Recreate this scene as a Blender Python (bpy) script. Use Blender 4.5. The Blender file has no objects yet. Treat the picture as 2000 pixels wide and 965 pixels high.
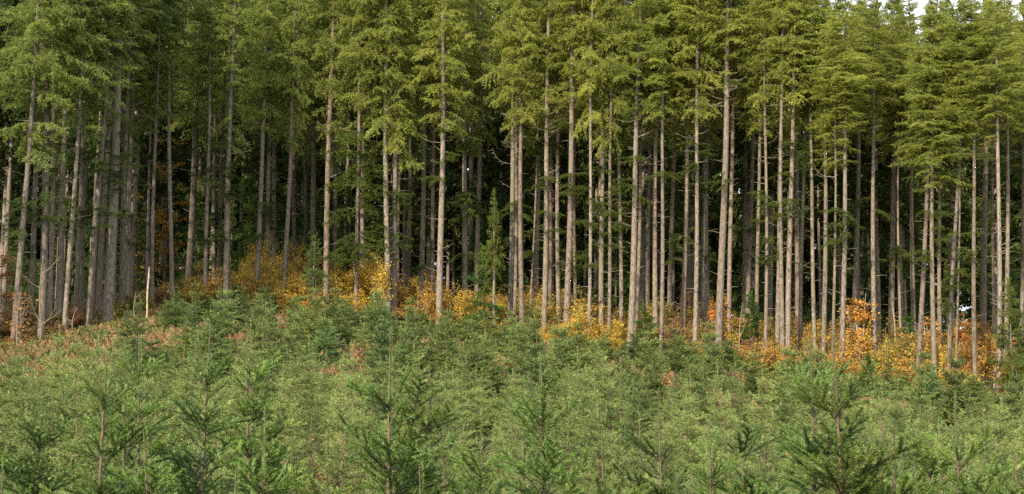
import bpy, math, random
import numpy as np
from mathutils import Vector, Matrix, Quaternion

# ------------------------------------------------------------------ camera, sky, sun, exposure
S = bpy.context.scene
COL = S.collection
F_PX, PITCH, ZC = 2414.0, math.radians(4.93), 3.3          # focal length in photo pixels, tilt, eye height
cam_d = bpy.data.cameras.new('camera')
cam_d.sensor_width = 36.0
cam_d.lens = 36.0 * F_PX / 2000.0
cam_d.clip_start, cam_d.clip_end = 0.1, 3000
cam_d.dof.use_dof = True
cam_d.dof.focus_distance = 42.0
cam_d.dof.aperture_fstop = 18.0
cam = bpy.data.objects.new('camera', cam_d)
COL.objects.link(cam)
cam.location = (0, 0, ZC)
cam.rotation_euler = (math.pi / 2 + PITCH, 0, 0)
S.camera = cam

SUN_EL, SUN_AZ = math.radians(33), math.radians(-30)       # azimuth: how far left of straight behind the camera
to_sun = Vector((math.sin(SUN_AZ) * math.cos(SUN_EL), -math.cos(SUN_AZ) * math.cos(SUN_EL), math.sin(SUN_EL)))
w = bpy.data.worlds.new('World')
S.world = w
w.use_nodes = True
nt = w.node_tree
bg = nt.nodes['Background']
sky = nt.nodes.new('ShaderNodeTexSky')
sky.sky_type = 'NISHITA'
sky.sun_disc = False
sky.sun_elevation = SUN_EL
sky.sun_rotation = math.atan2(to_sun.x, to_sun.y)
sky.air_density, sky.dust_density = 1.0, 2.0
tc = nt.nodes.new('ShaderNodeTexCoord')
cl = nt.nodes.new('ShaderNodeTexNoise')
cl.inputs['Scale'].default_value = 2.2
cl.inputs['Detail'].default_value = 6
nt.links.new(tc.outputs['Generated'], cl.inputs['Vector'])
ramp = nt.nodes.new('ShaderNodeMapRange')
ramp.inputs['From Min'].default_value, ramp.inputs['From Max'].default_value = 0.25, 0.6
ramp.inputs['To Min'].default_value, ramp.inputs['To Max'].default_value = 0.45, 0.95
nt.links.new(cl.outputs['Fac'], ramp.inputs['Value'])
mx = nt.nodes.new('ShaderNodeMix')
mx.data_type = 'RGBA'
nt.links.new(ramp.outputs['Result'], mx.inputs['Factor'])
nt.links.new(sky.outputs['Color'], mx.inputs[6])
mx.inputs[7].default_value = (6.6, 7.0, 7.4, 1)            # thin bright cloud
nt.links.new(mx.outputs[2], bg.inputs['Color'])
bg.inputs['Strength'].default_value = 0.15
sun_d = bpy.data.lights.new('sun', 'SUN')
sun_d.energy = 5.0
sun_d.angle = math.radians(1.5)
sun_d.color = (1.0, 0.87, 0.70)
sun = bpy.data.objects.new('sun', sun_d)
COL.objects.link(sun)
sun.rotation_euler = to_sun.to_track_quat('Z', 'Y').to_euler()
sun.location = (-20, -40, 40)
S.view_settings.view_transform = 'Standard'
S.view_settings.look = 'None'
S.view_settings.exposure = 0.92
S.view_settings.gamma = 1
S.view_settings.use_curve_mapping = False
S.cycles.use_denoising = False
S.cycles.max_bounces = 6
S.cycles.diffuse_bounces = 3
S.cycles.transmission_bounces = 3
S.cycles.glossy_bounces = 2
S.cycles.sample_clamp_indirect = 4.0

# ------------------------------------------------------------------ helpers
rng = np.random.default_rng(11)
random.seed(5)
CP, SP = math.cos(PITCH), math.sin(PITCH)


def at(px, py, Y):
    """the point at depth Y seen at photo pixel (px, py)"""
    xr, yr = (px - 1000) / F_PX, (482.5 - py) / F_PX
    t = Y / (CP - yr * SP)
    return np.array([xr * t, Y, ZC + t * (SP + yr * CP)])


EDGE_PX = np.array([-700, -300, -80, 30, 120, 205, 310, 437, 640, 860, 1105, 1240, 1400, 1540, 1645, 1795, 1905, 2100, 2500, 3000.])
EDGE_Y = np.array([30, 40, 48, 52, 54, 54.5, 60, 66, 65, 64, 62, 60, 59.5, 58, 56, 55.5, 54, 52, 50, 50.])
EDGE_B = np.array([700, 700, 695, 688, 668, 646, 622, 602, 622, 654, 680, 702, 712, 744, 766, 770, 790, 800, 800, 800.])


def smooth_interp(x, xs, ys, r=35):
    x = np.asarray(x, float)
    return sum(np.interp(x + o * r, xs, ys) for o in (-2, -1, 0, 1, 2)) / 5


def edge_at(px):
    return smooth_interp(px, EDGE_PX, EDGE_Y)


def ground(X, Y):
    X, Y = np.asarray(X, float), np.asarray(Y, float)
    Ys = np.maximum(Y, 6.0)
    px = np.clip(1000 + F_PX * X / Ys, -700, 3000)
    D = edge_at(px)
    H = ZC + D * (690.5 - smooth_interp(px, EDGE_PX, EDGE_B)) / F_PX
    s = np.clip((Ys - 17) / (D - 17), 0, 1)
    s = s ** 1.15 * (1.3 - 0.3 * s)
    z = H * s + 1.5 * (1 - np.exp(-np.clip(Ys - D, 0, 100) / 9.0))
    z = z + 0.10 * np.sin(X * 0.55 + 1.3) * np.sin(Y * 0.47) + 0.05 * np.sin(X * 1.3) * np.sin(Y * 1.1 + 2)
    return z


def gz(x, y):
    return float(ground(x, y))


def px_of(x, y):
    return 1000 + F_PX * x / max(y, 1)


def tag(o, label=None, cat=None, group=None, kind=None):
    if label: o['label'] = label
    if cat: o['category'] = cat
    if group: o['group'] = group
    if kind: o['kind'] = kind
    return o


def empty(name, loc, label, cat, group=None):
    o = bpy.data.objects.new(name, None)
    o.empty_display_size = 0.3
    COL.objects.link(o)
    o.location = [float(c) for c in loc]
    return tag(o, label, cat, group)


def put(name, mesh, parent=None, loc=(0, 0, 0), rot=None, scale=(1, 1, 1), color=None):
    o = bpy.data.objects.new(name, mesh)
    COL.objects.link(o)
    if parent: o.parent = parent
    o.location = [float(c) for c in loc]
    if rot is not None:
        o.rotation_mode = 'QUATERNION'
        o.rotation_quaternion = rot
    o.scale = scale
    if color is not None: o.color = color
    return o


def unit(a):
    return a / np.maximum(np.linalg.norm(a, axis=-1, keepdims=True), 1e-9)


class Geo:
    """collects quads with a per-vertex tint and a material slot per face"""
    def __init__(self):
        self.V, self.Q, self.T, self.M, self.n = [], [], [], [], 0

    def add(self, V, Q, T=0.5, m=0):
        V = np.asarray(V, float).reshape(-1, 3)
        Q = np.asarray(Q, int).reshape(-1, 4)
        self.V.append(V)
        self.Q.append(Q + self.n)
        self.T.append(np.broadcast_to(np.asarray(T, float), (len(V),)).copy())
        self.M.append(np.full(len(Q), m))
        self.n += len(V)

    def arrays(self):
        return np.concatenate(self.V), np.concatenate(self.Q), np.concatenate(self.T), np.concatenate(self.M)

    def put(self, arr, R=None, s=1.0, off=(0, 0, 0), dt=0.0):
        V, Q, T, M = arr
        W = V * s
        if R is not None: W = W @ np.asarray(R).T
        self.V.append(W + np.asarray(off))
        self.Q.append(Q + self.n)
        self.T.append(np.clip(T + dt, 0, 1))
        self.M.append(M)
        self.n += len(V)

    def blades(self, P, D, N, L, W, T, m=0, belly=0.45):
        P, D = np.asarray(P, float), unit(np.asarray(D, float))
        n = len(P)
        L = np.broadcast_to(np.asarray(L, float), (n,))[:, None]
        W = np.broadcast_to(np.asarray(W, float), (n,))[:, None]
        Sd = unit(np.cross(D, N))
        V = np.stack([P, P + D * L * belly + Sd * W / 2, P + D * L, P + D * L * belly - Sd * W / 2], 1)
        self.add(V, np.arange(4 * n).reshape(n, 4), np.repeat(np.broadcast_to(np.asarray(T, float), (n,)), 4), m)

    def tube(self, pts, rad, sides=6, T=0.5, m=0, cap=True):
        pts = np.asarray(pts, float)
        rad = np.broadcast_to(np.asarray(rad, float), (len(pts),))
        tan = unit(np.gradient(pts, axis=0))
        ref = np.array([1.0, 0, 0]) if abs(tan[0][0]) < 0.8 else np.array([0, 0, 1.0])
        u = unit(np.cross(tan, ref))
        v = np.cross(tan, u)
        a = np.linspace(0, 2 * math.pi, sides, endpoint=False)
        V = pts[:, None, :] + rad[:, None, None] * (np.cos(a)[None, :, None] * u[:, None, :] + np.sin(a)[None, :, None] * v[:, None, :])
        n = len(pts)
        i = np.arange(n - 1)[:, None] * sides
        j = np.arange(sides)[None, :]
        j2 = (j + 1) % sides
        Q = np.stack([i + j, i + j2, i + sides + j2, i + sides + j], -1).reshape(-1, 4)
        self.add(V.reshape(-1, 3), Q, T, m)

    def build(self, name, mats, smooth=False):
        V, Q, T, M = self.arrays()
        me = bpy.data.meshes.new(name)
        me.vertices.add(len(V))
        me.vertices.foreach_set('co', V.astype(np.float32).ravel())
        me.loops.add(len(Q) * 4)
        me.loops.foreach_set('vertex_index', Q.astype(np.int32).ravel())
        me.polygons.add(len(Q))
        me.polygons.foreach_set('loop_start', np.arange(0, len(Q) * 4, 4, dtype=np.int32))
        at_ = me.attributes.new('tint', 'FLOAT', 'POINT')
        at_.data.foreach_set('value', T.astype(np.float32))
        for mm in mats: me.materials.append(mm)
        me.polygons.foreach_set('material_index', M.astype(np.int32))
        me.polygons.foreach_set('use_smooth', np.full(len(Q), smooth, dtype=bool))
        me.update(calc_edges=True)
        return me


def rotz(a):
    c, s = math.cos(a), math.sin(a)
    return np.array([[c, -s, 0], [s, c, 0], [0, 0, 1.0]])


def roty(a):                                               # positive lifts +X towards +Z
    c, s = math.cos(a), math.sin(a)
    return np.array([[c, 0, -s], [0, 1, 0], [s, 0, c]])


def rotx(a):
    c, s = math.cos(a), math.sin(a)
    return np.array([[1, 0, 0], [0, c, -s], [0, s, c]])


def quat(R):
    return Matrix([list(r) for r in R]).to_quaternion()


def tilt_quat(d, spin=0.0):
    return Vector((0, 0, 1)).rotation_difference(Vector(d)) @ Quaternion((0, 0, 1), spin)


# ------------------------------------------------------------------ materials
def new_mat(name):
    m = bpy.data.materials.new(name)
    m.use_nodes = True
    return m, m.node_tree.nodes, m.node_tree.links, m.node_tree.nodes['Principled BSDF']


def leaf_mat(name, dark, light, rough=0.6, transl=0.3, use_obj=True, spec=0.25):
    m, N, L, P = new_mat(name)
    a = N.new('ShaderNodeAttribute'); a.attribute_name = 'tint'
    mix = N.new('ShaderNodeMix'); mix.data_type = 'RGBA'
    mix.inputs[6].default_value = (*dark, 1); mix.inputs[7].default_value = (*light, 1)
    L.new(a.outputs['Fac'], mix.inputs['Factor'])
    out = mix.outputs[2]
    if use_obj:
        oi = N.new('ShaderNodeObjectInfo')
        mul = N.new('ShaderNodeMix'); mul.data_type = 'RGBA'; mul.blend_type = 'MULTIPLY'
        mul.inputs['Factor'].default_value = 1
        L.new(out, mul.inputs[6]); L.new(oi.outputs['Color'], mul.inputs[7])
        out = mul.outputs[2]
    L.new(out, P.inputs['Base Color'])
    P.inputs['Roughness'].default_value = rough
    P.inputs['Specular IOR Level'].default_value = spec
    tr = N.new('ShaderNodeBsdfTranslucent')
    L.new(out, tr.inputs['Color'])
    ms = N.new('ShaderNodeMixShader'); ms.inputs[0].default_value = transl
    L.new(P.outputs[0], ms.inputs[1]); L.new(tr.outputs[0], ms.inputs[2])
    L.new(ms.outputs[0], N['Material Output'].inputs['Surface'])
    return m


def bark_mat(name, c0, c1, lichen=(0.32, 0.30, 0.23), moss=(0.185, 0.165, 0.095), scale=1.0):
    """furrowed bark; object colour tints it, object alpha says how much of it moss and lichen cover"""
    m, N, L, P = new_mat(name)
    tcn = N.new('ShaderNodeTexCoord'); oi = N.new('ShaderNodeObjectInfo')
    addv = N.new('ShaderNodeVectorMath'); addv.operation = 'ADD'
    rnd = N.new('ShaderNodeMath'); rnd.operation = 'MULTIPLY'; rnd.inputs[1].default_value = 57
    L.new(oi.outputs['Random'], rnd.inputs[0])
    L.new(tcn.outputs['Object'], addv.inputs[0]); L.new(rnd.outputs[0], addv.inputs[1])

    def noise(sc, detail, mapscale):
        mp = N.new('ShaderNodeMapping'); mp.inputs['Scale'].default_value = mapscale
        L.new(addv.outputs[0], mp.inputs['Vector'])
        n = N.new('ShaderNodeTexNoise'); n.inputs['Scale'].default_value = sc * scale; n.inputs['Detail'].default_value = detail
        L.new(mp.outputs[0], n.inputs['Vector'])
        return n.outputs['Fac']
    fur = noise(9, 4, (2.2, 2.2, 0.45))
    pat = noise(1.1, 5, (1, 1, 0.8))
    lic = noise(7, 3, (1, 1, 1))

    def mr(sock, a, b):
        n = N.new('ShaderNodeMapRange'); n.inputs['From Min'].default_value = a; n.inputs['From Max'].default_value = b
        L.new(sock, n.inputs['Value']); return n.outputs['Result']
    m1 = N.new('ShaderNodeMix'); m1.data_type = 'RGBA'
    m1.inputs[6].default_value = (*c0, 1); m1.inputs[7].default_value = (*c1, 1)
    L.new(mr(fur, 0.36, 0.62), m1.inputs['Factor'])
    tint = N.new('ShaderNodeMix'); tint.data_type = 'RGBA'; tint.blend_type = 'MULTIPLY'; tint.inputs['Factor'].default_value = 1
    L.new(m1.outputs[2], tint.inputs[6]); L.new(oi.outputs['Color'], tint.inputs[7])

    def math2(op, s, k):
        n = N.new('ShaderNodeMath'); n.operation = op; L.new(s, n.inputs[0])
        if hasattr(k, 'links'): L.new(k, n.inputs[1])
        else: n.inputs[1].default_value = k
        return n.outputs[0]
    f_l = math2('MULTIPLY', mr(lic, 0.55, 0.66), math2('MULTIPLY', oi.outputs['Alpha'], 0.9))
    m2 = N.new('ShaderNodeMix'); m2.data_type = 'RGBA'; m2.inputs[7].default_value = (*lichen, 1)
    L.new(tint.outputs[2], m2.inputs[6]); L.new(f_l, m2.inputs['Factor'])
    f_m = math2('MULTIPLY', mr(pat, 0.44, 0.58), math2('MULTIPLY', oi.outputs['Alpha'], 0.75))
    m3 = N.new('ShaderNodeMix'); m3.data_type = 'RGBA'; m3.inputs[7].default_value = (*moss, 1)
    L.new(m2.outputs[2], m3.inputs[6]); L.new(f_m, m3.inputs['Factor'])
    L.new(m3.outputs[2], P.inputs['Base Color'])
    P.inputs['Roughness'].default_value = 0.9
    P.inputs['Specular IOR Level'].default_value = 0.15
    bp = N.new('ShaderNodeBump'); bp.inputs['Strength'].default_value = 0.7; bp.inputs['Distance'].default_value = 0.03
    L.new(fur, bp.inputs['Height']); L.new(bp.outputs[0], P.inputs['Normal'])
    return m


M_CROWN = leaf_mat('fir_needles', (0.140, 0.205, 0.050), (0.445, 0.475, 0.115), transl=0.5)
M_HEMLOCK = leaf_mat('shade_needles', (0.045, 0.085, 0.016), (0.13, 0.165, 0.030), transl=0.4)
M_SAP = leaf_mat('sapling_needles', (0.038, 0.084, 0.016), (0.182, 0.246, 0.064), transl=0.25, rough=0.5, spec=0.35)
M_HERO = leaf_mat('near_sapling_needles', (0.030, 0.074, 0.011), (0.132, 0.212, 0.034), transl=0.22, rough=0.45, spec=0.4)
M_LEAF = leaf_mat('autumn_leaves', (0.72, 0.66, 0.5), (1.0, 1.0, 1.0), transl=0.4)
M_UNDER = leaf_mat('undergrowth_leaves', (0.6, 0.6, 0.6), (1, 1, 1), transl=0.2)
M_BARK = bark_mat('fir_bark', (0.072, 0.058, 0.047), (0.195, 0.160, 0.132))
M_DEAD = bark_mat('dead_wood', (0.26, 0.21, 0.15), (0.45, 0.38, 0.28), scale=2)
M_TWIG = bark_mat('young_bark', (0.075, 0.052, 0.036), (0.15, 0.108, 0.076), scale=4)
M_STEM = bark_mat('maple_bark', (0.30, 0.27, 0.22), (0.5, 0.46, 0.40), scale=3)


def ground_mat():
    m, N, L, P = new_mat('forest_soil')
    g = N.new('ShaderNodeNewGeometry')

    def noise(sc, d=5):
        n = N.new('ShaderNodeTexNoise'); n.inputs['Scale'].default_value = sc; n.inputs['Detail'].default_value = d
        L.new(g.outputs['Position'], n.inputs['Vector']); return n.outputs['Fac']

    def cr(s, stops):
        r = N.new('ShaderNodeValToRGB')
        while len(r.color_ramp.elements) < len(stops): r.color_ramp.elements.new(0.5)
        for e, (p, c) in zip(r.color_ramp.elements, stops): e.position = p; e.color = (*c, 1)
        L.new(s, r.inputs[0]); return r.outputs[0]
    a = cr(noise(0.35), [(0.3, (0.10, 0.058, 0.03)), (0.48, (0.12, 0.10, 0.035)), (0.6, (0.06, 0.085, 0.025)), (0.75, (0.15, 0.085, 0.045))])
    b = cr(noise(9, 8), [(0.3, (0.45, 0.42, 0.4)), (0.7, (1.1, 1.1, 1.1))])
    mu = N.new('ShaderNodeMix'); mu.data_type = 'RGBA'; mu.blend_type = 'MULTIPLY'; mu.inputs['Factor'].default_value = 1
    L.new(a, mu.inputs[6]); L.new(b, mu.inputs[7]); L.new(mu.outputs[2], P.inputs['Base Color'])
    P.inputs['Roughness'].default_value = 0.95
    bp = N.new('ShaderNodeBump'); bp.inputs['Strength'].default_value = 0.8; bp.inputs['Distance'].default_value = 0.1
    L.new(noise(5, 8), bp.inputs['Height']); L.new(bp.outputs[0], P.inputs['Normal'])
    return m


# ------------------------------------------------------------------ the ground
gx = np.unique(np.concatenate([np.arange(-70, 70.1, 1.0), np.linspace(-900, -70, 24), np.linspace(70, 900, 24)]))
gy = np.unique(np.concatenate([np.arange(-30, 150.1, 1.0), np.linspace(-300, -30, 10), np.linspace(150, 1500, 20)]))
GX, GY = np.meshgrid(gx, gy)
GZ = ground(GX, GY)
g = Geo()
nx, ny = len(gx), len(gy)
ii = np.arange(ny - 1)[:, None] * nx + np.arange(nx - 1)[None, :]
g.add(np.stack([GX, GY, GZ], -1), np.stack([ii, ii + 1, ii + nx + 1, ii + nx], -1))
tag(put('ground', g.build('ground', [ground_mat()], smooth=True)), 'sloping planted ground of soil, moss and needle litter', 'ground', kind='structure')


# ------------------------------------------------------------------ fir branches and crowns
def fir_branch(r, L, droop=0.18, spray=0.115, wid=0.027, step=0.046, dens=1.0, wood=0.014):
    """a flat drooping fir bough along +X; slot 0 needles, slot 1 wood"""
    b = Geo()
    t = np.linspace(0, 1, 9)
    up = r.uniform(-0.02, 0.10)
    sw = r.normal(0, 0.06) * L
    axis = lambda q: np.stack([L * q, sw * q * q, L * (up * q - droop * q ** 2 + 0.07 * q ** 5)], -1)
    b.tube(axis(t), np.linspace(wood * (0.6 + 0.4 * L), 0.004, 9), 4, 0.4, 1)
    P, D, N, LL, TT = [], [], [], [], []
    q, side = 0.12, 1
    while q < 1.0:
        p0 = axis(np.array(q))
        l = (L * 0.40 * (1 - q) ** 0.7 + 0.16) * r.uniform(0.55, 1.15) * min(1, (q + 0.12) / 0.45)
        ang = side * math.radians(r.uniform(38, 66))
        d = np.array([math.cos(ang), math.sin(ang), r.uniform(-0.35, 0.12)])
        k = max(2, int(l / step))
        d[2] += r.normal(-0.05, 0.22)
        s = (np.arange(k) + r.uniform(0.2, 0.8)) / k
        pts = p0 + d * (s * l)[:, None] + np.array([0, 0, -1.0]) * (0.42 * l * s ** 2)[:, None]
        tw = r.uniform(-0.12, 0.12)
        for sg in (-1, 1, 0):
            a2 = ang + sg * math.radians(42) + r.normal(0, 0.22, k)
            dz = r.normal(-0.16, 0.3, k) + (0.25 if sg == 0 else 0)
            P.append(pts); D.append(np.stack([np.cos(a2), np.sin(a2), dz], -1))
            nn = r.normal(0, 0.5, (k, 3)) + np.array([0, 0, 1.0])
            N.append(nn); LL.append(spray * r.uniform(0.65, 1.25, k) * (1.15 - 0.4 * s))
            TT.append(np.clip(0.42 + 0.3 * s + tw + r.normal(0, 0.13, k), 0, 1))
        q += r.uniform(0.7, 1.3) * 0.115 / max(L, 0.8) / dens
        side = -side
    # the tip and the axis itself
    k = int(L / (step * 0.5))
    s = r.uniform(0.3, 1, k)
    P.append(axis(s)); a2 = r.uniform(-1.0, 1.0, k)
    D.append(np.stack([np.cos(a2), np.sin(a2), r.normal(0, 0.35, k)], -1))
    N.append(r.normal(0, 0.6, (k, 3)) + np.array([0, 0, 1.0])); LL.append(spray * r.uniform(0.6, 1.1, k)); TT.append(np.clip(0.5 + r.normal(0, 0.15, k), 0, 1))
    P, D, N, LL, TT = [np.concatenate(a) for a in (P, D, N, LL, TT)]
    b.blades(P, D, N, LL, wid * r.uniform(0.7, 1.3, len(P)), TT, 0)
    k = int(len(P) * 0.55)                                     # sprays standing up and hanging off the twigs
    j = r.integers(0, len(P), k)
    D2 = D[j] * 0.7 + r.normal(0, 0.55, (k, 3)) + np.array([0, 0, -0.15])
    b.blades(P[j] + r.normal(0, 0.03, (k, 3)), D2, r.normal(0, 1, (k, 3)), LL[j] * 1.1, wid * 1.15, np.clip(TT[j] + r.normal(0, 0.12, k), 0, 1), 0)
    return b.arrays()


r0 = np.random.default_rng(3)
BR = [(L, fir_branch(r0, L, droop=r0.uniform(0.16, 0.36))) for L in (0.7, 0.9, 1.2, 1.2, 1.6, 1.6, 2.0, 2.0, 2.4, 2.4, 2.8, 2.8)]
BR_FAR = [(L, fir_branch(r0, L, droop=r0.uniform(0.1, 0.25), spray=0.27, wid=0.10, step=0.15, dens=0.75)) for L in (0.9, 1.3, 1.8, 1.8, 2.4, 2.4, 2.9)]


def pick(bank, L, r):
    d = np.array([abs(b[0] - L) for b in bank])
    k = r.choice(np.argsort(d, kind='stable')[:2])
    return bank[k]


def crown(name, r, H, rmax, bank, whorl=0.42, per=5.8, sparse_bottom=0.25, peak=0.2, mats=None):
    """foliage of a fir from z=0 (lowest green bough) to z=H (tip)"""
    c = Geo()
    z, az = 0.0, r.uniform(0, 6.28)
    lop = r.uniform(0, 6.28)
    while z < H - 0.25:
        h = z / H
        prof = (0.62 + 0.38 * min(1, h / peak)) if h < peak else ((1 - h) / (1 - peak)) ** 0.72
        n = max(3, int(round(per * r.uniform(0.7, 1.25))))
        keep = 1.0 if h > sparse_bottom else 0.35 + 0.65 * h / max(sparse_bottom, 1e-3)
        for k in range(n):
            if r.random() > keep: continue
            a = az + 6.283 * k / n + r.normal(0, 0.25)
            L = max(0.35, rmax * prof * r.uniform(0.5, 1.32) * (1 + 0.13 * math.cos(a - lop)))
            pitch = math.radians(-9 + 52 * h ** 1.3 + r.normal(0, 17))
            bl, arr = pick(bank, L, r)
            R = rotz(a) @ roty(pitch) @ rotx(r.normal(0, 0.25))
            c.put(arr, R, L / bl, (0, 0, z + r.normal(0, 0.2)), r.normal(0, 0.11))
        z += whorl * r.uniform(0.65, 1.3) * (1.0 - 0.35 * h)
        az += 2.4
    k = 40                                                    # the leader
    zz = H - 0.7 * r.uniform(0, 1, k) ** 1.5
    a = r.uniform(0, 6.28, k)
    c.blades(np.stack([0 * zz, 0 * zz, zz], -1), np.stack([np.cos(a), np.sin(a), 1.1 + 0 * a], -1), r.normal(0, 1, (k, 3)), 0.22, 0.05, 0.6, 0)
    return c.build(name, mats or [M_CROWN, M_BARK])


CROWN_H = 12.0
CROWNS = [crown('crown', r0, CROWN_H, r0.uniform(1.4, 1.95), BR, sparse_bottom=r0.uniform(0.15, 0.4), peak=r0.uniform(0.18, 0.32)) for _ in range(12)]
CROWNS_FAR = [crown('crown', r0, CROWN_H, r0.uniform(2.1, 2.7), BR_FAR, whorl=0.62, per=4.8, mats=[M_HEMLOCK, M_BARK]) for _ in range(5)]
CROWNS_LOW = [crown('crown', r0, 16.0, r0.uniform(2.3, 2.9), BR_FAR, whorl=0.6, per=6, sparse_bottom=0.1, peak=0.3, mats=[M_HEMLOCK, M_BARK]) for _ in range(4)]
YOUNG_H = 4.0
YOUNG = [crown('crown', r0, YOUNG_H, r0.uniform(1.0, 1.3), BR, whorl=0.3, per=6, sparse_bottom=0.05, peak=0.08, mats=[M_HEMLOCK, M_BARK]) for _ in range(4)]
BOUGHS = []
for L, arr in (BR[2], BR[4], BR[5], BR[7]):
    b = Geo(); b.put(arr); BOUGHS.append((L, b.build('bough', [M_HEMLOCK, M_BARK])))
DEAD = []
for k in range(10):                                         # bare brittle limbs with forked twigs
    b = Geo()
    L = r0.uniform(0.7, 1.9)
    t = np.linspace(0, 1, 9)
    dip, lift = r0.uniform(-0.05, 0.22), r0.uniform(0.0, 0.34)
    pts = np.stack([L * t, r0.normal(0, .15) * L * t * t, L * (-dip * np.sin(t * 2.4) + lift * t ** 3)], -1)
    pts[1:] += np.cumsum(r0.normal(0, 0.012, (8, 3)), 0)
    b.tube(pts, np.linspace(0.017, 0.004, 9), 5)
    for j in range(r0.integers(5, 12)):
        q = r0.uniform(0.2, 0.98)
        p0 = np.array([np.interp(q, t, pts[:, i]) for i in range(3)])
        d = unit(np.array([1, r0.choice([-1, 1]) * r0.uniform(0.4, 1.3), r0.uniform(-0.6, 0.6)])) * r0.uniform(0.1, 0.5)
        m1 = p0 + d * 0.5 + r0.normal(0, 0.015, 3)
        b.tube([p0, m1, p0 + d + [0, 0, r0.uniform(-0.03, 0.06)]], [0.007, 0.005, 0.0025], 4)
        d2 = unit(d + r0.normal(0, 0.2, 3)) * r0.uniform(0.06, 0.2)
        b.tube([m1, m1 + d2], [0.004, 0.002], 3)
    DEAD.append(b.build('dead_limb', [M_DEAD], smooth=True))


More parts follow.
